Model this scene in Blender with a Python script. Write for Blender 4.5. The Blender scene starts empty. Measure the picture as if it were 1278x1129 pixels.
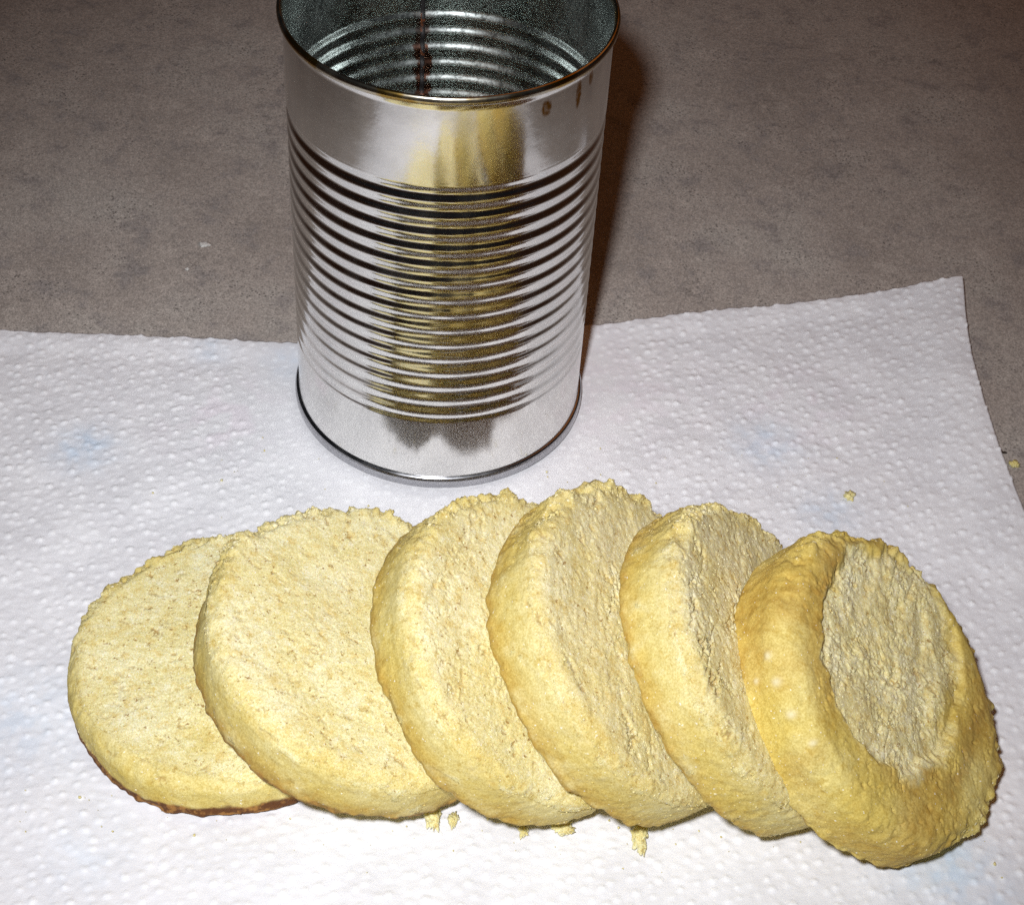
import bpy, math
import numpy as np

sc = bpy.context.scene
# ------------------------------------------------------------------ camera
CAM = (0.0020587, -0.3449157, 0.3148107)
YAW, PITCH, ROLL = 0.0544998, 0.7753029, 0.0696560
cam_d = bpy.data.cameras.new('camera')
cam = bpy.data.objects.new('camera', cam_d)
sc.collection.objects.link(cam)
fw = np.array([math.sin(YAW) * math.cos(PITCH), math.cos(YAW) * math.cos(PITCH), -math.sin(PITCH)])
rt = np.array([math.cos(YAW), -math.sin(YAW), 0.0])
up = np.cross(rt, fw)
r2 = math.cos(ROLL) * rt + math.sin(ROLL) * up
u2 = -math.sin(ROLL) * rt + math.cos(ROLL) * up
from mathutils import Matrix, Vector
cam.matrix_world = Matrix([[r2[0], u2[0], -fw[0], CAM[0]], [r2[1], u2[1], -fw[1], CAM[1]],
                           [r2[2], u2[2], -fw[2], CAM[2]], [0, 0, 0, 1]])
cam_d.sensor_width = 36.0
cam_d.lens = 36.0 * 2161.4 / 1278.0
cam_d.clip_start = 0.01
cam_d.clip_end = 20.0
sc.camera = cam

# ------------------------------------------------------------------ world: a dim room at night
w = bpy.data.worlds.new('World')
sc.world = w
w.use_nodes = True
w.node_tree.nodes['Background'].inputs[0].default_value = (0.46, 0.48, 0.56, 1)
w.node_tree.nodes['Background'].inputs[1].default_value = 0.013


def aim(o, target):
    o.rotation_euler = (Vector(target) - o.location).to_track_quat('-Z', 'Y').to_euler()


# the camera's built in flash, up and to the left of the lens
fl = bpy.data.lights.new('camera_flash', 'SPOT')
fl.energy = 9.7
fl.color = (0.95, 0.965, 1.0)
fl.shadow_soft_size = 0.011
fl.spot_size = math.radians(61)
fl.spot_blend = 1.0
flo = bpy.data.objects.new('camera_flash', fl)
sc.collection.objects.link(flo)
flo.location = (-0.0285, -0.345, 0.365)
aim(flo, (0.0, -0.055, 0.0))
# a warm kitchen lamp, high behind the counter: it is what fills the flash's shadows
kl = bpy.data.lights.new('kitchen_lamp', 'AREA')
kl.shape = 'DISK'
kl.size = 1.6
kl.energy = 2.3
kl.color = (1.0, 0.34, 0.07)
klo = bpy.data.objects.new('kitchen_lamp', kl)
sc.collection.objects.link(klo)
klo.location = (0.75, 0.75, 1.3)
aim(klo, (0, 0, 0))

sc.view_settings.view_transform = 'Standard'
sc.view_settings.look = 'None'
sc.view_settings.exposure = 0
sc.view_settings.gamma = 1
sc.cycles.use_denoising = False      # the fine grain left in suits a flash snapshot
sc.cycles.max_bounces = 10
sc.cycles.sample_clamp_indirect = 4.0
sc.cycles.blur_glossy = 0.3

# ------------------------------------------------------------------ numpy noise
_rs = np.random.RandomState(7)
PERM = np.concatenate([_rs.permutation(256)] * 3).astype(np.int64)
GRAD = _rs.normal(size=(256, 3))
GRAD /= np.linalg.norm(GRAD, axis=1)[:, None]
RND = _rs.rand(256, 3)


def _h(i, j, k):
    return PERM[PERM[PERM[i & 255] + (j & 255)] + (k & 255)]


def perlin(P):
    I = np.floor(P).astype(np.int64)
    F = P - I
    U = F * F * F * (F * (F * 6 - 15) + 10)
    out = np.zeros(len(P))
    for a in (0, 1):
        wx = U[:, 0] if a else 1 - U[:, 0]
        for b in (0, 1):
            wy = U[:, 1] if b else 1 - U[:, 1]
            for c in (0, 1):
                wz = U[:, 2] if c else 1 - U[:, 2]
                g = GRAD[_h(I[:, 0] + a, I[:, 1] + b, I[:, 2] + c)]
                out += wx * wy * wz * (g[:, 0] * (F[:, 0] - a) + g[:, 1] * (F[:, 1] - b) + g[:, 2] * (F[:, 2] - c))
    return out * 1.5


def fbm(P, f, octv=3, gain=0.5):
    o = np.zeros(len(P))
    a = 1.0
    for i in range(octv):
        o += a * perlin(P * f + 13.7 * i)
        f *= 2.03
        a *= gain
    return o


def worley(P):
    """distance to the nearest feature point, and that point's random number"""
    I = np.floor(P).astype(np.int64)
    best = np.full(len(P), 9.0)
    rid = np.zeros(len(P))
    for a in (-1, 0, 1):
        for b in (-1, 0, 1):
            for c in (-1, 0, 1):
                h = _h(I[:, 0] + a, I[:, 1] + b, I[:, 2] + c)
                d = np.sqrt((((I + np.array([a, b, c])) + RND[h] - P) ** 2).sum(1))
                m = d < best
                best[m] = d[m]
                rid[m] = (h[m] * 37 % 256) / 256.0
    return best, rid


def sstep(a, b, x):
    t = np.clip((x - a) / (b - a), 0, 1)
    return t * t * (3 - 2 * t)


# ------------------------------------------------------------------ object helpers
def mesh_obj(name, V, F, mat, parent=None, attrs=None, smooth=True):
    V = np.asarray(V, dtype=np.float32)
    me = bpy.data.meshes.new(name)
    me.vertices.add(len(V))
    me.vertices.foreach_set('co', V.ravel())
    F = np.asarray(F, dtype=np.int32)
    k = F.shape[1]
    me.loops.add(F.size)
    me.loops.foreach_set('vertex_index', F.ravel())
    me.polygons.add(len(F))
    me.polygons.foreach_set('loop_start', np.arange(0, F.size, k, dtype=np.int32))
    me.polygons.foreach_set('use_smooth', np.full(len(F), smooth))
    me.update(calc_edges=True)
    me.validate()
    for an, vals in (attrs or {}).items():
        at = me.attributes.new(an, 'FLOAT', 'POINT')
        at.data.foreach_set('value', np.asarray(vals, dtype=np.float32))
    me.materials.append(mat)
    o = bpy.data.objects.new(name, me)
    sc.collection.objects.link(o)
    if parent:
        o.parent = parent
    return o


def submesh(name, V, F, mat, parent, attrs):
    """keeps only the vertices the faces use"""
    idx = np.unique(F)
    mp = np.full(len(V), -1)
    mp[idx] = np.arange(len(idx))
    return mesh_obj(name, V[idx], mp[F], mat, parent, {k: v[idx] for k, v in attrs.items()})


def thing(name, label, cat, loc=(0, 0, 0), group=None):
    o = bpy.data.objects.new(name, None)
    o.empty_display_size = 0.02
    sc.collection.objects.link(o)
    o.location = loc
    tag(o, label, cat, group)
    return o


def tag(o, label, cat, group=None):
    o['label'] = label
    o['category'] = cat
    if group:
        o['group'] = group


def grid_faces(nr, nc, wrap):
    r = np.arange(nr - 1)[:, None]
    c = np.arange(nc if wrap else nc - 1)[None, :]
    c2 = (c + 1) % nc
    return np.stack([r * nc + c, r * nc + c2, (r + 1) * nc + c2, (r + 1) * nc + c], -1)


def lathe(name, prof, mat, parent, n=256, attrs=None, flip=False):
    prof = np.array(prof)
    th = np.linspace(0, 2 * np.pi, n, endpoint=False)
    V = np.stack([prof[:, None, 0] * np.cos(th), prof[:, None, 0] * np.sin(th),
                  prof[:, None, 1] + 0 * th], -1).reshape(-1, 3)
    F = grid_faces(len(prof), n, True).reshape(-1, 4)
    if flip:
        F = F[:, ::-1]
    return mesh_obj(name, V, F, mat, parent)


# ------------------------------------------------------------------ material helpers
class NT:
    def __init__(s, name):
        s.m = bpy.data.materials.new(name)
        s.m.use_nodes = True
        s.t = s.m.node_tree
        s.b = s.t.nodes['Principled BSDF']

    def n(s, typ, **kw):
        nd = s.t.nodes.new(typ)
        for k, v in kw.items():
            if k.startswith('i_'):
                key = k[2:]
                nd.inputs[int(key) if key.isdigit() else key].default_value = v
            else:
                setattr(nd, k, v)
        return nd

    def l(s, a, b):
        s.t.links.new(a, b)

    def pos(s):
        return s.n('ShaderNodeNewGeometry').outputs['Position']

    def obj(s):
        return s.n('ShaderNodeTexCoord').outputs['Object']

    def noise(s, vec, scale, detail=3.0, rough=0.55, out='Fac'):
        nd = s.n('ShaderNodeTexNoise')
        nd.inputs['Scale'].default_value = scale
        nd.inputs['Detail'].default_value = detail
        nd.inputs['Roughness'].default_value = rough
        s.l(vec, nd.inputs['Vector'])
        return nd.outputs[out]

    def ramp(s, fac, stops):
        nd = s.n('ShaderNodeValToRGB')
        cr = nd.color_ramp
        while len(cr.elements) < len(stops):
            cr.elements.new(0.5)
        for e, (p, c) in zip(cr.elements, stops):
            e.position = p
            e.color = (*c, 1) if len(c) == 3 else c
        s.l(fac, nd.inputs[0])
        return nd.outputs[0]

    def step(s, fac, a, b, lo=0.0, hi=1.0):
        nd = s.n('ShaderNodeMapRange')
        nd.interpolation_type = 'SMOOTHSTEP'
        for k, v in zip((1, 2, 3, 4), (a, b, lo, hi)):
            nd.inputs[k].default_value = v
        s.l(fac, nd.inputs[0])
        return nd.outputs[0]

    def mix(s, fac, a, b, mode='MIX'):
        nd = s.n('ShaderNodeMix', data_type='RGBA', blend_type=mode)
        for inp, v in ((nd.inputs[0], fac), (nd.inputs[6], a), (nd.inputs[7], b)):
            if isinstance(v, (int, float)):
                inp.default_value = v
            elif isinstance(v, tuple):
                inp.default_value = (*v, 1)
            else:
                s.l(v, inp)
        return nd.outputs[2]

    def math(s, op, a, b=None):
        nd = s.n('ShaderNodeMath', operation=op)
        for i, v in enumerate((a, b)):
            if v is None:
                continue
            if isinstance(v, (int, float)):
                nd.inputs[i].default_value = v
            else:
                s.l(v, nd.inputs[i])
        return nd.outputs[0]

    def attr(s, name):
        return s.n('ShaderNodeAttribute', attribute_name=name).outputs['Fac']

    def bump(s, h, strength, dist):
        nd = s.n('ShaderNodeBump')
        nd.inputs['Strength'].default_value = strength
        nd.inputs['Distance'].default_value = dist
        s.l(h, nd.inputs['Height'])
        s.l(nd.outputs[0], s.b.inputs['Normal'])
        return nd

    def col(s, v):
        s.set('Base Color', v)

    def set(s, k, v):
        if isinstance(v, tuple):
            s.b.inputs[k].default_value = (*v, 1)
        elif isinstance(v, (int, float)):
            s.b.inputs[k].default_value = v
        else:
            s.l(v, s.b.inputs[k])


def scaled(nt, vec, sx, sy, sz):
    m = nt.n('ShaderNodeMapping')
    m.inputs['Scale'].default_value = (sx, sy, sz)
    nt.l(vec, m.inputs['Vector'])
    return m.outputs[0]


# ------------------------------------------------------------------ countertop
c = NT('mottled_laminate')
P = c.pos()
big = c.noise(P, 22, 5, 0.6)
mid = c.noise(P, 95, 6, 0.7)
fine = c.noise(P, 1900, 4, 0.8)
base = c.ramp(big, [(0.30, (0.315, 0.275, 0.245)), (0.50, (0.385, 0.340, 0.305)), (0.70, (0.42, 0.388, 0.352))])
base = c.mix(c.step(mid, 0.50, 0.68), base, (0.29, 0.262, 0.247))
base = c.mix(c.step(mid, 0.46, 0.25), base, (0.475, 0.425, 0.38))
grain = c.math('MULTIPLY', c.step(fine, 0.30, 0.70, 0.62, 1.38), c.step(c.noise(P, 640, 3, 0.7), 0.3, 0.7, 0.88, 1.12))
cc = c.n('ShaderNodeCombineColor')
for i in range(3):
    c.l(grain, cc.inputs[i])
base = c.mix(1.0, base, cc.outputs[0], 'MULTIPLY')
lightspeck = c.math('MULTIPLY', c.step(c.noise(P, 1100, 2, 0.6), 0.66, 0.72), c.step(c.noise(P, 60, 4, 0.7), 0.45, 0.65))
base = c.mix(c.math('MULTIPLY', lightspeck, 0.6), base, (0.62, 0.58, 0.53))
# dark flecks that gather in drifts, and short dark veins
vor = c.n('ShaderNodeTexVoronoi')
vor.inputs['Scale'].default_value = 760
c.l(P, vor.inputs['Vector'])
fleck = c.math('MULTIPLY', c.step(vor.outputs['Distance'], 0.34, 0.12), c.step(c.noise(P, 44, 5, 0.75), 0.44, 0.62))
base = c.mix(c.math('MULTIPLY', fleck, 0.75), base, (0.07, 0.062, 0.058))
ridge = c.math('ABSOLUTE', c.math('SUBTRACT', c.noise(scaled(c, P, 1, 1.8, 1), 42, 7, 0.68), 0.5))
vein = c.math('MULTIPLY', c.step(ridge, 0.014, 0.0), c.step(c.noise(P, 31, 3), 0.54, 0.68))
base = c.mix(c.math('MULTIPLY', vein, 0.6), base, (0.11, 0.10, 0.095))
c.col(base)
c.set('Roughness', 0.55)
c.set('Specular IOR Level', 0.35)
c.bump(fine, 0.06, 0.0003)
nx = 60
gx = np.linspace(-1.2, 1.2, nx)
gy = np.linspace(-0.75, 0.75, nx)
X, Y = np.meshgrid(gx, gy)
top = np.stack([X, Y, 0 * X - 0.0012], -1).reshape(-1, 3)
ct = mesh_obj('countertop', top, grid_faces(nx, nx, False).reshape(-1, 4), c.m)
ct['kind'] = 'structure'

# ------------------------------------------------------------------ paper towel
t = NT('paper_towel')
P = t.pos()
tc = t.mix(t.step(t.noise(P, 60, 3), 0.35, 0.7), (0.75, 0.742, 0.765), (0.82, 0.812, 0.83))
tc = t.mix(t.math('MULTIPLY', t.attr('dot'), 0.65), tc, (0.91, 0.91, 0.92))
tc = t.mix(t.math('MULTIPLY', t.attr('blue_print'), 0.65), tc, (0.50, 0.66, 0.84))
tc = t.mix(t.math('MULTIPLY', t.attr('pink_print'), 0.5), tc, (0.80, 0.62, 0.74))
t.col(tc)
t.set('Roughness', 0.62)
t.set('Specular IOR Level', 0.35)
t.bump(t.noise(P, 1600, 4, 0.7), 0.35, 0.0003)
nu, nv = 590, 560
u = np.linspace(0, 1, nu)
v = np.linspace(0, 1, nv)
U_, V_ = np.meshgrid(u, v)
XL, YF = -0.137, -0.228


def back_edge(x):
    return np.interp(x, [-0.14, -0.1204, -0.0769, -0.0384, -0.01, 0.018, 0.0415, 0.0917, 0.1523],
                     [0.0166, 0.0169, 0.0166, 0.0155, 0.0158, 0.0196, 0.0268, 0.0388, 0.0492])


def right_raw(y):
    return np.interp(y, [-0.23, -0.16, -0.10, -0.0432, -0.0155, 0.0182, 0.0375, 0.0556],
                     [0.168, 0.161, 0.1545, 0.1499, 0.1474, 0.1466, 0.1490, 0.1522])


def right_edge(y):
    return sum(right_raw(y + d) for d in np.linspace(-0.018, 0.018, 13)) / 13


def back_smooth(x):
    return sum(back_edge(x + d) for d in np.linspace(-0.012, 0.012, 13)) / 13


Y0 = YF + V_ * (0.056 - YF)
X0 = XL + U_ * (right_edge(Y0) - XL)
Y1 = YF + V_ * (back_smooth(X0) - YF)
X1 = XL + U_ * (right_edge(Y1) - XL)
Q = np.stack([X1, Y1, 0 * X1], -1).reshape(-1, 3)
# perforated back edge: small teeth
teeth = perlin(np.stack([Q[:, 0] * 420, Q[:, 0] * 0, Q[:, 0] * 0 + 3.3], -1)) * 0.0007
Q[:, 1] += teeth * sstep(0.97, 1.0, V_.ravel())
# embossed dots: jittered rows
s = 0.0034
A = np.stack([Q[:, 0] * 0.93 + Q[:, 1] * 0.37, -Q[:, 0] * 0.37 + Q[:, 1] * 0.93], -1) / s
A += 0.35 * np.stack([perlin(Q * 60 + 5), perlin(Q * 60 + 25)], -1)
A[:, 0] += 0.5 * (np.floor(A[:, 1]) % 2) * 0
I = np.floor(A).astype(np.int64)
z = np.zeros(len(Q))
dot = np.zeros(len(Q))
for a in (-1, 0, 1):
    for b in (-1, 0, 1):
        h = _h(I[:, 0] + a, I[:, 1] + b, 0 * I[:, 0] + 3)
        jit = 0.5 + (RND[h][:, :2] - 0.5) * 0.6
        ox = 0.5 * ((I[:, 1] + b) % 2)
        dd = np.sqrt((I[:, 0] + a + jit[:, 0] + ox * 0 - A[:, 0]) ** 2 + (I[:, 1] + b + jit[:, 1] - A[:, 1]) ** 2) * s
        amp = 0.00016 + 0.00030 * RND[h][:, 2]
        rad = 0.00070 + 0.00028 * RND[(h + 9) % 256][:, 0]
        dot = np.maximum(dot, (0.4 + 0.6 * RND[h][:, 2]) * sstep(1.1, 0.7, dd / rad) * (0.65 + 0.35 * sstep(0.25, 0.6, dd / rad)))
        z = np.maximum(z, amp * sstep(1.15, 0.45, dd / rad) - 0.00008 * sstep(0.6, 0.2, dd / rad))
low = fbm(Q, 38, 2) * 0.0005 + fbm(Q, 190, 2) * 0.00016 + fbm(Q, 430, 2) * 0.00008
fine = perlin(Q * 800) * 0.00010
ud = U_.ravel()
vd = V_.ravel()
lift = 0.0042 * sstep(0.80, 1.0, ud) ** 2 * sstep(0.5, 0.98, vd) + 0.0016 * sstep(0.93, 1.0, ud) + 0.0010 * sstep(0.96, 1.0, vd)
under = sstep(0.045, 0.06, np.hypot(Q[:, 0], Q[:, 1]))      # pressed flat under the can
Q[:, 2] = (z + low + fine) * (0.25 + 0.75 * under) - 0.00045 + lift
blue = np.zeros(len(Q))
for bx, by, br, st in ((-0.0900, -0.0270, 0.007, 1.0), (0.0870, -0.0175, 0.008, 0.75), (0.1110, -0.1450, 0.011, 0.95),
                       (-0.0905, -0.1130, 0.014, 0.5), (0.100, -0.042, 0.008, 0.55), (-0.062, 0.012, 0.005, 0.5),
                       (-0.041, 0.008, 0.006, 0.5), (0.118, -0.152, 0.008, 0.7), (-0.07, -0.147, 0.009, 0.3)):
    blue = np.maximum(blue, st * np.exp(-((Q[:, 0] - bx) ** 2 + (Q[:, 1] - by) ** 2) / br ** 2))
blue *= 0.45 + 0.55 * sstep(-0.3, 0.4, fbm(Q, 260, 3)) 
pink = np.zeros(len(Q))
for bx, by, br, st in ((-0.058, -0.015, 0.014, 0.5), (0.05, 0.0, 0.02, 0.35), (0.098, -0.005, 0.016, 0.4), (-0.055, -0.07, 0.012, 0.4)):
    pink = np.maximum(pink, st * np.exp(-((Q[:, 0] - bx) ** 2 + (Q[:, 1] - by) ** 2) / br ** 2))
pink *= sstep(-0.2, 0.5, fbm(Q, 130, 3))
F = grid_faces(nv, nu, False)
# a thin cut edge all round, so that the sheet has thickness
idx = np.arange(nu * nv).reshape(nv, nu)
rim = np.concatenate([idx[0, :], idx[1:, -1], idx[-1, -2::-1], idx[-2:0:-1, 0]])
low_ring = Q[rim] - np.array([0, 0, 0.0003])
n0 = len(Q)
k = np.arange(len(rim))
k2 = (k + 1) % len(rim)
SK = np.stack([rim[k], n0 + k, n0 + k2, rim[k2]], -1)
Qa = np.concatenate([Q, low_ring])
towel = mesh_obj('paper_towel', Qa, np.concatenate([F.reshape(-1, 4), SK]), t.m, None,
                 {'blue_print': np.concatenate([blue, blue[rim]]), 'pink_print': np.concatenate([pink, pink[rim]]), 'dot': np.concatenate([dot, dot[rim]])})
tag(towel, 'white dimpled paper towel with faint blue print spread on the countertop', 'paper towel')

# ------------------------------------------------------------------ tin can
def metal(name, col, rough, rvar=0.08, stain=None, scratch=0.3):
    m = NT(name)
    P = m.obj()
    cl = m.mix(m.step(m.noise(P, 90, 4), 0.35, 0.7), col, tuple(x * 0.88 for x in col))
    spots = m.step(m.noise(P, 900, 2), 0.70, 0.78)
    cl = m.mix(m.math('MULTIPLY', spots, 0.5), cl, tuple(x * 0.35 for x in col))
    if stain:
        cl = stain(m, P, cl)
    m.col(cl)
    m.set('Metallic', 1.0)
    rr = m.step(m.noise(P, 140, 5), 0.3, 0.75, rough - rvar * 0.5, rough + rvar)
    m.set('Roughness', rr)
    # faint upright and level drawing marks
    streak = m.noise(scaled(m, P, 700, 700, 40), 1.0, 3)
    m.bump(m.math('ADD', m.math('MULTIPLY', streak, 0.15), m.noise(P, 230, 4)), scratch, 0.00012)
    return m


def drips(m, P, cl):
    """three brown rust runs below the rim, on the right of the front"""
    sep = m.n('ShaderNodeSeparateXYZ')
    m.l(P, sep.inputs[0])
    ang = m.math('ARCTAN2', sep.outputs[1], sep.outputs[0])
    wob = m.math('MULTIPLY', m.math('SUBTRACT', m.noise(P, 420, 4, 0.7), 0.5), 0.055)
    a = m.math('ADD', ang, wob)
    tot = None
    for a0, wd, z0, z1 in DRIPS:
        zc, zh = (z0 + z1) / 2, (z1 - z0) / 2
        da = m.math('DIVIDE', m.math('SUBTRACT', a, a0), wd)
        dz = m.math('DIVIDE', m.math('SUBTRACT', sep.outputs[2], zc), zh)
        rr = m.math('SQRT', m.math('ADD', m.math('MULTIPLY', da, da), m.math('MULTIPLY', dz, dz)))
        d = m.step(m.math('ADD', rr, m.math('MULTIPLY', m.noise(P, 700, 3), 0.5)), 1.35, 0.85)
        tot = d if tot is None else m.math('MAXIMUM', tot, d)
    tot = m.math('MULTIPLY', tot, m.step(m.noise(P, 900, 3), 0.2, 0.6, 0.45, 1.0))
    cl = m.mix(tot, cl, (0.30, 0.135, 0.012))
    return cl


DRIPS = [(-0.955, 0.036, 0.1066, 0.1116), (-0.695, 0.028, 0.1045, 0.1125), (-0.575, 0.028, 0.1085, 0.1128)]
body_m = metal('tinned_steel', (0.78, 0.77, 0.745), 0.14, 0.06, drips)
rim_m = metal('stained_rim', (0.50, 0.46, 0.37), 0.24, 0.08,
              lambda m, P, cl: m.mix(m.step(m.noise(P, 110, 4), 0.42, 0.58), cl, (0.36, 0.23, 0.06)))
def weld_rust(m, P, cl):
    cl = m.mix(m.math('MULTIPLY', m.step(m.noise(P, 1000, 4, 0.8), 0.49, 0.60), 0.75), cl, (0.16, 0.18, 0.175))
    sep = m.n('ShaderNodeSeparateXYZ')
    m.l(P, sep.inputs[0])
    da = m.math('ABSOLUTE', m.math('SUBTRACT', m.math('ARCTAN2', sep.outputs[1], sep.outputs[0]), math.radians(100.5)))
    near = m.math('SUBTRACT', m.math('MULTIPLY', m.noise(P, 260, 4, 0.6), 0.20), da)
    low = m.step(sep.outputs[2], 0.098, 0.080)
    f = m.math('MULTIPLY', m.step(near, 0.040, 0.060), low)
    return m.mix(m.math('MULTIPLY', f, 0.9), cl, (0.20, 0.050, 0.012))


seam_m = metal('dull_seam', (0.44, 0.44, 0.46), 0.26, 0.08)
inner_m = metal('dull_inside', (0.80, 0.86, 0.83), 0.24, 0.10, weld_rust, 0.45)
weld_m = NT('rusty_weld')
weld_m.col(weld_m.mix(weld_m.step(weld_m.noise(weld_m.obj(), 260, 3), 0.5, 0.62), (0.012, 0.010, 0.010), (0.16, 0.045, 0.012)))
weld_m.set('Roughness', 0.6)

can = thing('tin_can', 'empty open tin can with ribbed silver sides standing on the paper towel', 'can')
RB = 0.0372
Z0, Z1 = 0.0226, 0.0927
NB = 15.5
zz = np.linspace(0.0030, 0.1142, 620)


def bead(z_, inv=1):
    ph = (Z1 - z_) / (Z1 - Z0) * NB
    env = sstep(Z0 - 0.0008, Z0 + 0.0010, z_) * (1 - sstep(Z1 - 0.0010, Z1 + 0.0008, z_))
    wv = 0.5 - 0.5 * np.cos(2 * np.pi * ph)
    return -0.00049 * env * wv


rad = RB + bead(zz) + 0.00035 * sstep(0.1118, 0.1142, zz) + 0.0002 * sstep(0.0075, 0.003, zz)
lathe('body', np.stack([rad, zz], -1), body_m.m, can, 320)
lathe('inner_wall', np.stack([RB + 1.45 * (rad - RB) - 0.00028, zz], -1), inner_m.m, can, 320, flip=True)
# rolled rim at the top
th = np.linspace(0, 2 * np.pi, 25)
rp = [(RB + 0.00045 + 0.00068 * math.cos(a), 0.1145 + 0.0011 * math.sin(a)) for a in th]
lathe('rim', rp, rim_m.m, can, 320, flip=False)
# double seam at the foot
sp = [(0.0360, 0.0004), (0.0372, 0.0001), (0.0379, 0.0002), (0.03825, 0.0007), (0.03835, 0.0016), (0.0383, 0.0026), (0.0380, 0.0033),
      (0.0376, 0.0036), (0.0372, 0.0036)]
spd = []
for (a, b), (a2, b2) in zip(sp[:-1], sp[1:]):
    for k_ in range(4):
        spd.append((a + (a2 - a) * k_ / 4, b + (b2 - b) * k_ / 4))
spd.append(sp[-1])
lathe('foot_seam', spd, seam_m.m, can, 320)
# closed bottom, stepped
lathe('bottom_end', [(0.0001, 0.0042), (0.020, 0.0042), (0.0205, 0.0036), (0.026, 0.0036), (0.0265, 0.0042), (0.033, 0.0042),
                     (0.0345, 0.0034), (0.0362, 0.0030), (0.0371, 0.0032)], inner_m.m, can, 160, flip=True)
# welded side seam inside, dark with rust at the grooves
WA = math.radians(100.5)
wv_, wf = [], []
zs = np.linspace(0.0045, 0.1132, 400)
for z_ in zs:
    r_ = RB + 1.45 * (float(np.interp(z_, zz, rad)) - RB) - 0.0007
    for da in (-0.016, -0.008, 0.008, 0.016):
        rr_ = r_ + (0.00035 if abs(da) > 0.01 else 0.0)
        wv_.append((rr_ * math.cos(WA + da), rr_ * math.sin(WA + da), z_))
mesh_obj('side_weld', wv_, grid_faces(len(zs), 4, False).reshape(-1, 4)[:, ::-1], weld_m.m, can)


# ------------------------------------------------------------------ lumps (crumbs)
def lump(seed, n=3, elong=(1, 1, 1), rough=0.35):
    import bmesh
    bm = bmesh.new()
    bmesh.ops.create_icosphere(bm, subdivisions=n, radius=1.0)
    V = np.array([v_.co[:] for v_ in bm.verts])
    Fc = np.array([[v_.index for v_ in f.verts] for f in bm.faces])
    bm.free()
    d = 1 + rough * fbm(V + seed * 7.31, 1.3, 3, 0.6)
    return V * d[:, None] * np.array(elong), Fc


# ------------------------------------------------------------------ cornbread
def bread_material(name, sss, bump):
    m = NT(name)
    P = m.obj()
    fine = m.noise(P, 1500, 3, 0.65)
    mid = m.noise(P, 420, 4, 0.6)
    low = m.noise(P, 75, 3, 0.5)
    face = m.mix(m.step(low, 0.35, 0.68), (0.75, 0.662, 0.312), (0.815, 0.75, 0.435))
    face = m.mix(m.math('MULTIPLY', m.step(mid, 0.50, 0.70), 0.9), face, (0.70, 0.555, 0.215))
    face = m.mix(m.math('MULTIPLY', m.step(mid, 0.48, 0.30), 0.6), face, (0.86, 0.815, 0.57))
    face = m.mix(m.math('MULTIPLY', m.step(fine, 0.60, 0.72), 0.55), face, (0.87, 0.83, 0.62))
    speck = m.math('MULTIPLY', m.step(m.noise(P, 800, 4, 0.7), 0.60, 0.67), 0.85)
    face = m.mix(speck, face, (0.30, 0.155, 0.03))
    crust = m.mix(m.step(low, 0.36, 0.66), (0.62, 0.47, 0.11), (0.69, 0.57, 0.20))
    crust = m.mix(m.math('MULTIPLY', m.step(mid, 0.54, 0.70), 0.6), crust, (0.52, 0.36, 0.06))
    crust = m.mix(m.math('MULTIPLY', m.step(fine, 0.62, 0.74), 0.5), crust, (0.80, 0.68, 0.34))
    crust = m.mix(m.math('MULTIPLY', m.attr('deep'), 0.85), crust, m.mix(m.step(mid, 0.4, 0.65), (0.56, 0.385, 0.085), (0.47, 0.29, 0.05)))
    k_ = m.attr('crust')
    cl = m.mix(k_, face, crust)
    micro = m.noise(P, 2300, 2, 0.8)
    mc = m.n('ShaderNodeCombineColor')
    for q, (lo_, hi_) in enumerate(((0.84, 1.16), (0.80, 1.20), (0.66, 1.36))):
        m.l(m.step(micro, 0.28, 0.72, lo_, hi_), mc.inputs[q])
    cl = m.mix(1.0, cl, mc.outputs[0], 'MULTIPLY')
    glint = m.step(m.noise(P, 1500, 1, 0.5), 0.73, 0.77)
    cl = m.mix(m.math('MULTIPLY', glint, 0.8), cl, (0.95, 0.92, 0.78))  # sparkle of moist grains, painted into the colour as near-white dots
    cl = m.mix(m.attr('pore'), cl, (0.36, 0.21, 0.05))
    cl = m.mix(m.attr('pale'), cl, (0.83, 0.77, 0.55))
    brown = m.mix(m.step(mid, 0.45, 0.6), (0.12, 0.045, 0.013), (0.34, 0.16, 0.04))
    cl = m.mix(m.attr('brown'), cl, brown)
    m.col(cl)
    m.set('Roughness', m.step(fine, 0.35, 0.7, 0.88, 0.62))
    m.set('Specular IOR Level', 0.25)
    m.set('Subsurface Weight', sss)
    m.b.inputs['Subsurface Radius'].default_value = (0.62, 0.52, 0.36)
    m.set('Subsurface Scale', 0.0028)
    vo = m.n('ShaderNodeTexVoronoi')
    vo.inputs['Scale'].default_value = 950
    m.l(P, vo.inputs['Vector'])
    m.bump(m.math('ADD', fine, m.math('MULTIPLY', vo.outputs['Distance'], 0.7)), bump, 0.00045)
    return m.m


BREAD = bread_material('cornbread', 0.42, 0.26)
GRAIN = bread_material('cornbread_grain', 0.0, 0.15)

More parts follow.
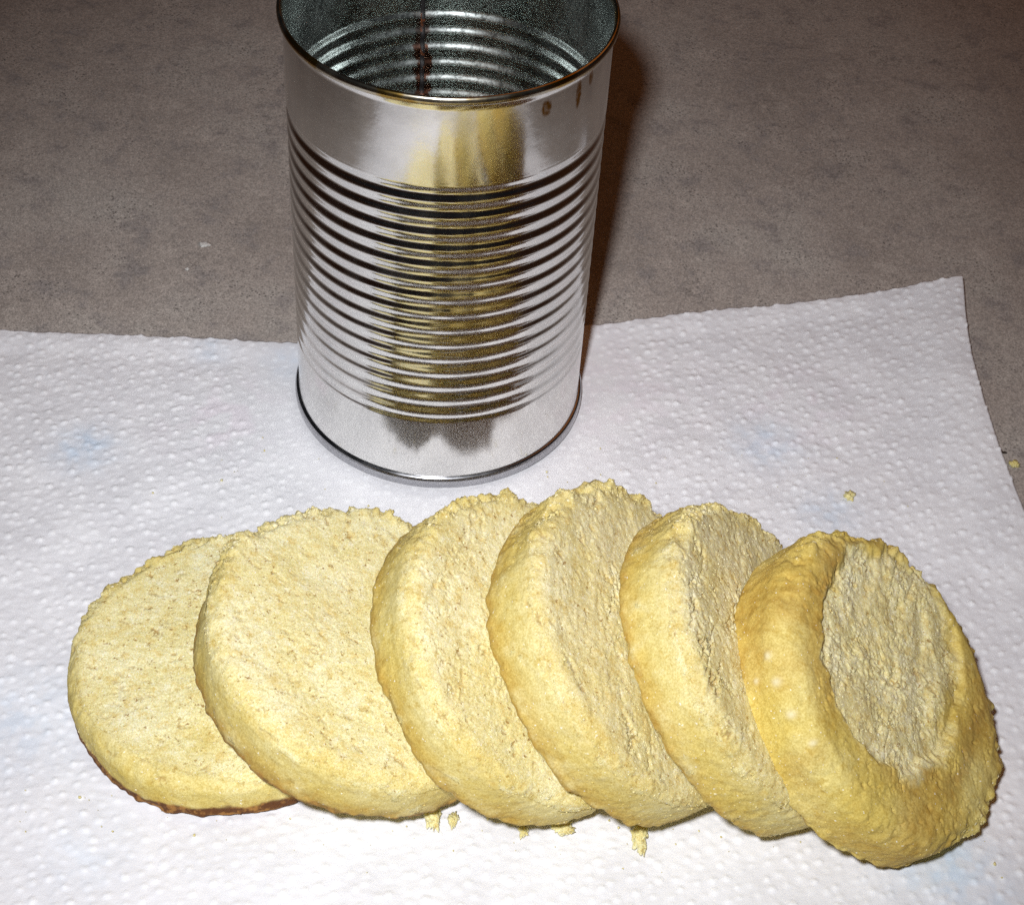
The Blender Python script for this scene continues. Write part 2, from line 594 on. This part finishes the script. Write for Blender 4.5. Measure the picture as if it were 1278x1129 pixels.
# centre x, y, z, tilt, azimuth, radius, thickness
SLICES = [
    dict(p=(-0.0440, -0.1015, 0.0061, 0.0, 0.0, 0.0359, 0.0115), torn=0.0, kind='end',
         label='leftmost cornbread slice lying flat, pale cut face up, dark browned bottom edge'),
    dict(p=(-0.0138, -0.1073, 0.0189, 0.3317, 0.0224, 0.0368, 0.0138), torn=0.15, kind='cut',
         label='second cornbread slice from the left, broad pale cut face, propped on the flat slice'),
    dict(p=(0.0200, -0.1124, 0.0268, 0.6653, -0.2579, 0.0353, 0.0134), torn=0.35, kind='cut',
         label='third cornbread slice from the left, leaning, golden side and narrow pale cut face'),
    dict(p=(0.0427, -0.1130, 0.0297, 0.7466, -0.1795, 0.0359, 0.0144), torn=1.0, kind='cut',
         label='tallest standing cornbread slice nearest the can, torn rough face, fourth from the left'),
    dict(p=(0.0669, -0.1153, 0.0296, 0.8299, -0.1453, 0.0346, 0.0145), torn=1.0, kind='cut',
         label='fifth cornbread slice from the left, crumbly dull face half hidden by the sunken end'),
    dict(p=(0.0934, -0.1206, 0.0270, 0.6926, -0.3737, 0.0345, 0.0150), torn=0.4, kind='crown',
         label='rightmost cornbread slice, golden crusted loaf end with a sunken wrinkled middle'),
]


def make_slice(i, d):
    x, y, zc, a, b, r, th_ = d['p']
    n = np.array([math.sin(a) * math.cos(b), math.sin(a) * math.sin(b), math.cos(a)])
    dn = np.array([math.cos(a) * math.cos(b), math.cos(a) * math.sin(b), -math.sin(a)])
    sd = np.cross(n, dn)
    NTH = 600
    bev = 0.0040 if d['kind'] != 'crown' else 0.0056
    bbev = 0.0016
    prof, sect = [], []                       # (rho, h, nr, nh), section: 0 face 1 crust 2 under
    for q in np.linspace(0.02, 1, 112)[:-1]:
        prof.append((q * (r - bev), th_ / 2, 0, 1)); sect.append(0)
    for q in np.linspace(0, math.pi / 2, 12 if bev < 0.004 else 24):
        prof.append((r - bev + bev * math.sin(q), th_ / 2 - bev + bev * math.cos(q), math.sin(q), math.cos(q))); sect.append(1)
    for q in np.linspace(th_ / 2 - bev, -th_ / 2 + bbev, max(6, int((th_ - bev - bbev) / 0.00036)))[1:-1]:
        prof.append((r, q, 1, 0)); sect.append(1)
    for q in np.linspace(0, math.pi / 2, 12):
        prof.append((r - bbev + bbev * math.cos(q), -th_ / 2 + bbev - bbev * math.sin(q), math.cos(q), -math.sin(q))); sect.append(1)
    for q in np.linspace(1, 0.02, 26)[1:]:
        prof.append((q * (r - bbev), -th_ / 2, 0, -1)); sect.append(2)
    prof = np.array(prof)
    sect = np.array(sect)
    nr = len(prof)
    t_ = np.linspace(0, 2 * np.pi, NTH, endpoint=False)
    TT = np.broadcast_to(t_, (nr, NTH)).ravel()
    rho = np.repeat(prof[:, 0], NTH)
    h = np.repeat(prof[:, 1], NTH)
    nrad = np.repeat(prof[:, 2], NTH)
    nh = np.repeat(prof[:, 3], NTH)
    S = np.repeat(sect, NTH)
    # out of round
    rs = np.random.RandomState(100 + i)
    ph = rs.rand(6) * 6.28
    shape = 1 + 0.014 * np.cos(2 * TT + ph[0]) + 0.007 * np.cos(3 * TT + ph[1]) + 0.004 * np.cos(5 * TT + ph[2])
    rho = rho * shape
    lu, lv = rho * np.cos(TT), rho * np.sin(TT)          # along dn, along sd
    L = np.stack([lu, lv, h], -1)
    Ls = L + i * 0.37                                     # noise seed offset
    rn = rho / r
    tf = np.clip(sstep(-0.3, 0.6, nh), 0, 1)             # how much of a cut face
    edge = np.exp(-((rn - 0.97) / 0.05) ** 2) * sstep(-0.4, 0.3, nh)
    edge *= 0.22 + 0.78 * sstep(-0.75, 0.35, np.cos(TT - 0.5 * (1 if b <= 0.02 else 1)) * 0.6 - np.sin(TT) * SGN)
    # displacement along the profile normal
    grain = fbm(Ls, 620, 2, 0.6)
    lump_ = fbm(Ls, 150, 3, 0.55)
    broad = fbm(Ls, 32, 2)
    wd, wid = worley(Ls * 430 + 0.9 * perlin(Ls * 1100)[:, None] * np.array([1, -0.7, 0.4]))
    pit = sstep(0.42, 0.16, wd) * (wid > 0.74)
    wd2, wid2 = worley(Ls * np.array([250, 210, 230]) + 1.1 * perlin(Ls * 700)[:, None] * np.array([1, -0.6, 0.5]))
    pit2 = sstep(0.30, 0.12, wd2) * (wid2 > 0.84)
    disp = broad * 0.0010
    disp += tf * (grain * 0.00010 + lump_ * 0.00014 - pit * 0.00028 - pit2 * 0.00045)
    disp += (1 - tf) * (grain * 0.00011 + lump_ * 0.00010 - pit2 * 0.00012)
    # ragged crumbling rim of the cut
    disp += edge * (fbm(Ls, 330, 2, 0.65) * 0.0014 + fbm(Ls, 120, 3) * 0.0020)
    foot = np.exp(-((h + th_ / 2) / 0.0022) ** 2) * (nrad > 0.25) * (0.3 + 0.7 * sstep(-0.1, 0.6, -np.sin(TT)))
    disp += foot * (fbm(Ls, 300, 2) * 0.0007 + fbm(Ls, 120, 3) * 0.0006)
    pore = np.clip(tf * (pit * 0.35 + pit2 * 0.80 + 0.15 * d['torn']), 0, 0.7)
    if d['torn'] > 0:
        R_ = np.stack([lu * 300 + broad * 1.5 + 0.5 * lump_, lv * 125 + 0.5 * grain, h * 0 + i * 3.1], -1)
        ridge = 0.7 * perlin(R_ * 0.5 + 3) + 0.7 * perlin(R_) + 0.5 * perlin(R_ * 2.1 + 7)
        crack = sstep(0.15, 0.0, np.abs(ridge)) * sstep(0.0, 0.5, perlin(R_ * 0.45 + 31))
        mid_ = tf * sstep(1.0, 0.82, rn)
        disp += d['torn'] * mid_ * (ridge * 0.00030 - crack * 0.0013)
        pore = np.maximum(pore, d['torn'] * 0.95 * crack * mid_)
    crust = 1 - sstep(-0.05, 0.95, nh + 0.5 * lump_ * (nh < 0.98))
    side = np.abs(nrad) > 0.3
    fade = 1 - sstep(-0.30, 0.50, h / th_ + 0.16 * fbm(Ls, 70, 3))
    if d['kind'] == 'cut':
        crust = np.where(side, np.minimum(crust, 0.58 + 0.42 * fade), crust)
    deep = sstep(0.15, -0.55, h / th_ + 0.20 * fbm(Ls, 60, 3)) * side
    inner = sstep(0.99, 0.86, rn + 0.05 * fbm(Ls, 60, 3))
    crust = np.where(nh > 0.5, np.maximum(crust, (0.55 if d['kind'] == 'cut' else 0.7) * (1 - inner)), crust)
    crust = np.where(nh < -0.6, 0.5, crust)
    pale = np.zeros(len(L))
    brown = np.zeros(len(L))
    if d['kind'] == 'end':
        bz = h + th_ / 2
        brown = sstep(0.0042, 0.0030, bz + 0.0012 * fbm(Ls, 220, 3))
        crust = np.maximum(crust, 0.8 * sstep(0.80, 0.98, rn + 0.06 * fbm(Ls, 50, 3)) * sstep(-0.2, 0.9, np.cos(TT + 2.2)))
        sp_ = np.exp(-((lu + 0.006) ** 2 + (lv + 0.0245) ** 2) / 0.0055 ** 2)
        crust = np.maximum(crust, 0.9 * sp_ * sstep(-0.35, 0.3, fbm(Ls, 120, 3)))
    if d['kind'] == 'cut':
        brown = (0.75 if i == 1 else 0.2) * sstep(0.0024, 0.0014, h + th_ / 2 + 0.0009 * fbm(Ls, 260, 3)) * (nrad > 0.2)
        if i == 1:
            brown = np.maximum(brown, 0.35 * sstep(0.0060, 0.001, h + th_ / 2 + 0.002 * fbm(Ls, 150, 3)) * (nrad > 0.2))
    if d['kind'] == 'crown':
        wob = 0.13 * fbm(Ls, 70, 4, 0.65) + 0.10 * np.cos(2 * np.arctan2(lv - CU[1], lu - CU[0]) + 0.6)
        rot = 0.16
        e1 = (lu - CU[0]) * math.cos(rot) + (lv - CU[1]) * math.sin(rot)
        e2 = -(lu - CU[0]) * math.sin(rot) + (lv - CU[1]) * math.cos(rot)
        e = np.sqrt((e1 / 0.0242) ** 2 + (e2 / 0.0262) ** 2) + wob
        e = e + 0.45 * np.clip(-0.6 * e1 / 0.0242 - 0.8 * e2 / 0.0262 - 0.30, 0, 1)
        sunk = sstep(1.05, 0.92, e) * (nh > 0.3)
        lip = np.exp(-((e - 1.10) / 0.09) ** 2) * (nh > 0.2)
        wr = np.stack([e1 * 150 + broad * 1.2 + 0.4 * lump_, e2 * 62 + 0.4 * grain, h * 0 + 5.2], -1)
        wrinkle = perlin(wr) + 0.5 * perlin(wr * 2.2 + 3)
        disp += -(0.0012 + 0.0009 * fbm(Ls, 45, 2)) * sunk + sunk * (wrinkle * 0.0006 + lump_ * 0.0003)
        cx_ = sstep(0.12, 0.0, np.abs(wrinkle)) * sunk
        crust = 1 - sstep(1.05, 0.82, e + 0.20 * fbm(Ls, 95, 3)) * (nh > 0.3)
        pore = np.where(sunk > 0.5, np.maximum(pore, 0.13 + 0.07 * fbm(Ls, 90, 2) + 0.22 * cx_), pore * 0.25)
        pale = 0.0 * sunk
        for ba, bh, br in ((0.52, 0.0030, 0.7), (0.68, 0.0038, 0.8), (0.88, 0.0046, 0.75), (0.64, -0.0006, 0.5), (1.08, 0.0058, 0.55)):
            bl = np.exp(-(((np.abs((TT - math.pi - ba + math.pi) % (2 * math.pi) - math.pi) * r) ** 2 + (h - bh) ** 2) / (0.0011 * br) ** 2)) * (nh < 0.9)
            pale = np.maximum(pale, 0.6 * bl)
            disp += 0.00015 * bl
        disp += (1 - sunk) * (fbm(Ls, 300, 3, 0.6) * 0.00013)
        # deeper toasting on the lip and the far flank
        brown = 0.30 * lip * sstep(-0.2, 0.5, fbm(Ls, 70, 3)) * (e > 1.0)
        brown = np.maximum(brown, 0.55 * sstep(0.0014, 0.0002, h + th_ / 2 + 0.0009 * fbm(Ls, 260, 3)) * (nrad > 0.2))
        brown = np.maximum(brown, 0.35 * np.exp(-((e - 1.28) / 0.10) ** 2) * sstep(0.1, 0.7, np.cos(TT - 0.5)) * (nh > 0.1))
    lu2 = lu + disp * nrad * np.cos(TT)
    lv2 = lv + disp * nrad * np.sin(TT)
    h2 = h + disp * nh
    Vw = lu2[:, None] * dn + lv2[:, None] * sd + h2[:, None] * n + np.array([x, y, zc])
    # rests on the towel: squash what would go below it
    Vw[:, 2] = np.where(Vw[:, 2] < 0.0006, 0.0006 + (Vw[:, 2] - 0.0006) * 0.15, Vw[:, 2])
    base = np.array([x, y, 0.0])
    Vl = Vw - base
    root = thing('cornbread_slice', d['label'], 'cornbread slice', tuple(base), 'slices of round cornbread in a leaning row')
    F_ = grid_faces(nr, NTH, True)
    rs_ = sect[:-1]
    if d['kind'] == 'crown':
        deep = np.clip((1 - sunk) * sstep(-0.45, 0.5, fbm(Ls, 48, 3)), 0, 1)
    deep = deep * crust
    att = dict(crust=crust, pore=pore, pale=pale, brown=brown, deep=deep)
    # the crumb: one closed body
    body = mesh_obj('crumb', Vl, F_.reshape(-1, 4)[:, ::-1], BREAD, root, att)
    import bmesh
    bm = bmesh.new()
    bm.from_mesh(body.data)
    bmesh.ops.holes_fill(bm, edges=[e_ for e_ in bm.edges if e_.is_boundary])
    bm.to_mesh(body.data)
    bm.free()
    body.data.polygons.foreach_set('use_smooth', np.full(len(body.data.polygons), True))
    # the crust: a thin skin round the side, torn off along its upper edge
    skin = np.maximum(crust, brown) + 0.06 * fbm(Ls, 120, 3)
    F2 = F_[rs_ <= 1].reshape(-1, 4)
    F2 = F2[skin[F2].mean(1) > 0.60]
    off_ = 0.00012 * ((nrad * np.cos(TT))[:, None] * dn + (nrad * np.sin(TT))[:, None] * sd + nh[:, None] * n)
    submesh('crust', Vl + off_, F2[:, ::-1], GRAIN, root, att)
    # the crumb itself: thousands of grains standing proud of the surface, more of them along the broken rim
    ok = np.where(S <= 1)[0]
    facing = tf[ok] * (nh[ok] > 0.9) * (1 - (sunk[ok] < 0.5) * 0.93 if d['kind'] == 'crown' else 1)
    wgt = rho[ok] * (0.10 + 0.90 * facing + 4.0 * np.clip(edge[ok], 0, 1))
    NG = 7000
    pick = ok[np.searchsorted(np.cumsum(wgt) / wgt.sum(), rs.rand(NG))]
    size = (0.00012 + 0.00020 * rs.rand(NG) ** 2) * (1 + 1.5 * (edge[pick] > 0.5) * rs.rand(NG) ** 2)
    ang = rs.rand(NG) * 6.283
    cv, cf, off, gat = [], [], 0, {k_: [] for k_ in att}
    for q, (Lv, Lf) in enumerate(LUMPS):
        sel = np.arange(q, NG, len(LUMPS))
        ca, sa = np.cos(ang[sel]), np.sin(ang[sel])
        G = np.stack([Lv[None, :, 0] * ca[:, None] - Lv[None, :, 1] * sa[:, None],
                      Lv[None, :, 0] * sa[:, None] + Lv[None, :, 1] * ca[:, None],
                      np.broadcast_to(Lv[None, :, 2], (len(sel), len(Lv)))], -1)
        G = G * size[sel][:, None, None] + (Vl[pick[sel]] - n * (0.45 * size[sel] * tf[pick[sel]])[:, None])[:, None, :]
        cv.append(G.reshape(-1, 3))
        cf.append((Lf[None] + (off + np.arange(len(sel)) * len(Lv))[:, None, None]).reshape(-1, 3))
        off += len(sel) * len(Lv)
        for k_ in att:
            val = att[k_][pick[sel]]
            if k_ == 'pale':
                val = np.maximum(val, 0.7 * rs.rand(len(sel)) ** 4)
            if k_ == 'pore':
                val = np.where(rs.rand(len(sel)) < 0.05, 0.5, 0.0)
            gat[k_].append(np.repeat(val, len(Lv)))
    cr = mesh_obj('crumb_grains', np.concatenate(cv), np.concatenate(cf), GRAIN, root,
                  {k_: np.concatenate(v_) for k_, v_ in gat.items()})
    cr['kind'] = 'stuff'
    return root


SGN = -1.0
LUMPS = [lump(k_, 1, (1, 0.8 + 0.1 * k_, 0.8), 0.6) for k_ in range(6)]
CU = (-0.0050, 0.003)
for i, d in enumerate(SLICES):
    make_slice(i, d)

# ------------------------------------------------------------------ fallen crumbs, each one on its own spot
DARK = NT('burnt_crumb')
DARK.col((0.035, 0.022, 0.014))
DARK.set('Roughness', 0.8)
WHITE = NT('white_crumb')
WHITE.col((0.62, 0.60, 0.57))
WHITE.set('Roughness', 0.7)
CR = [
    (0.1061, -0.0366, 0.0014, (1.0, 0.9, 0.7), 0.3, 'b', 'small tan crumb alone on the towel between the can and the right edge'),
    (0.1420, -0.0057, 0.0011, (1.3, 0.8, 0.6), 0.4, 'b', 'tan crumb near the right edge of the towel, below its corner'),
    (0.1478, -0.0200, 0.0012, (1.2, 0.8, 0.6), 0.5, 'b', 'tan crumb lying across the right edge of the towel'),
    (0.1525, -0.0218, 0.0013, (1.0, 1.0, 0.6), 0.6, 'b', 'golden crumb on the bare countertop just off the towel'),
    (0.1502, -0.0172, 0.0006, (1.8, 0.7, 0.7), 0.0, 'd', 'tiny burnt black crumb beside the tan crumbs at the right towel edge'),
    (-0.0645, -0.1305, 0.0003, (1.2, 1.0, 0.7), 0.0, 'd', 'tiny burnt crumb just in front of the leftmost slice'),
    (0.0020, -0.1368, 0.0020, (0.9, 2.0, 0.55), 0.35, 'p', 'pale moist flake hanging down in front of the second and third slices'),
    (0.0062, -0.1378, 0.0012, (0.8, 1.5, 0.5), 0.35, 'p', 'small pale flake right of the larger one before the third slice'),
    (0.0213, -0.1402, 0.0011, (0.9, 1.5, 0.5), 0.5, 'p', 'narrow yellow flake in front of the third slice'),
    (0.0298, -0.1392, 0.0015, (1.4, 1.2, 0.5), 0.35, 'p', 'broad pale flake in front of the third slice, right of the narrow one'),
    (0.0462, -0.1408, 0.0021, (0.8, 2.2, 0.4), 0.35, 'p', 'long pale strip of crumb on the towel in front of the fourth slice'),
    (-0.0700, 0.0595, 0.0011, (1.5, 0.8, 0.5), 0.0, 'w', 'white crumb on the countertop left of the can'),
    (-0.0735, 0.0480, 0.0006, (1.0, 1.0, 0.6), 0.0, 'w', 'tiny white speck on the countertop nearest the towel, left of the can'),
]
for q, (cx_, cy_, sz, el, cru, kd, lab) in enumerate(CR):
    V, Fc = lump(20 + q, 4, (1, 1, 1), 0.75)
    V = V * (1 + 0.25 * fbm(V + q, 3.5, 3, 0.6))[:, None] * np.array(el)
    V = V * sz * np.array([0.9, 0.9, 0.7])
    V[:, 2] = np.maximum(V[:, 2], -0.45 * sz * el[2])
    V[:, 2] -= V[:, 2].min()
    nV = len(V)
    mt = {'b': BREAD, 'p': BREAD, 'd': DARK.m, 'w': WHITE.m}[kd]
    o = mesh_obj('crumb', V, Fc, mt, None, {'crust': np.full(nV, cru), 'pore': np.zeros(nV), 'brown': np.zeros(nV), 'deep': np.zeros(nV),
                                             'pale': np.full(nV, 0.0)})
    on_towel = cx_ < right_edge(cy_) and cy_ < back_edge(cx_)
    o.location = (cx_, cy_ + (0.0014 if kd == 'p' else 0.0), 0.0 if on_towel else -0.0012)
    tag(o, lab, 'crumb', 'crumbs fallen from the slices')

# the finest crumb dust, sprinkled round the front of the row
rs = np.random.RandomState(5)
cv, cf, off = [], [], 0
for q in range(150):
    Lv, Lf = LUMPS[rs.randint(len(LUMPS))]
    px_ = rs.uniform(-0.085, 0.130)
    py_ = -0.1335 - abs(rs.normal()) * 0.008 if q < 95 else rs.uniform(-0.06, -0.02)
    if px_ < -0.03 and q < 95:
        py_ += 0.004
    cv.append(Lv * (0.00012 + 0.00028 * rs.rand() ** 3) + np.array([px_, py_, 0.0001]))
    cf.append(Lf + off)
    off += len(Lv)
du = mesh_obj('crumb_dust', np.concatenate(cv), np.concatenate(cf), BREAD, None,
              {k_: np.full(off, v_) for k_, v_ in dict(crust=0.4, pore=0.15, pale=0.0, brown=0.0, deep=0.0).items()})
du['kind'] = 'stuff'
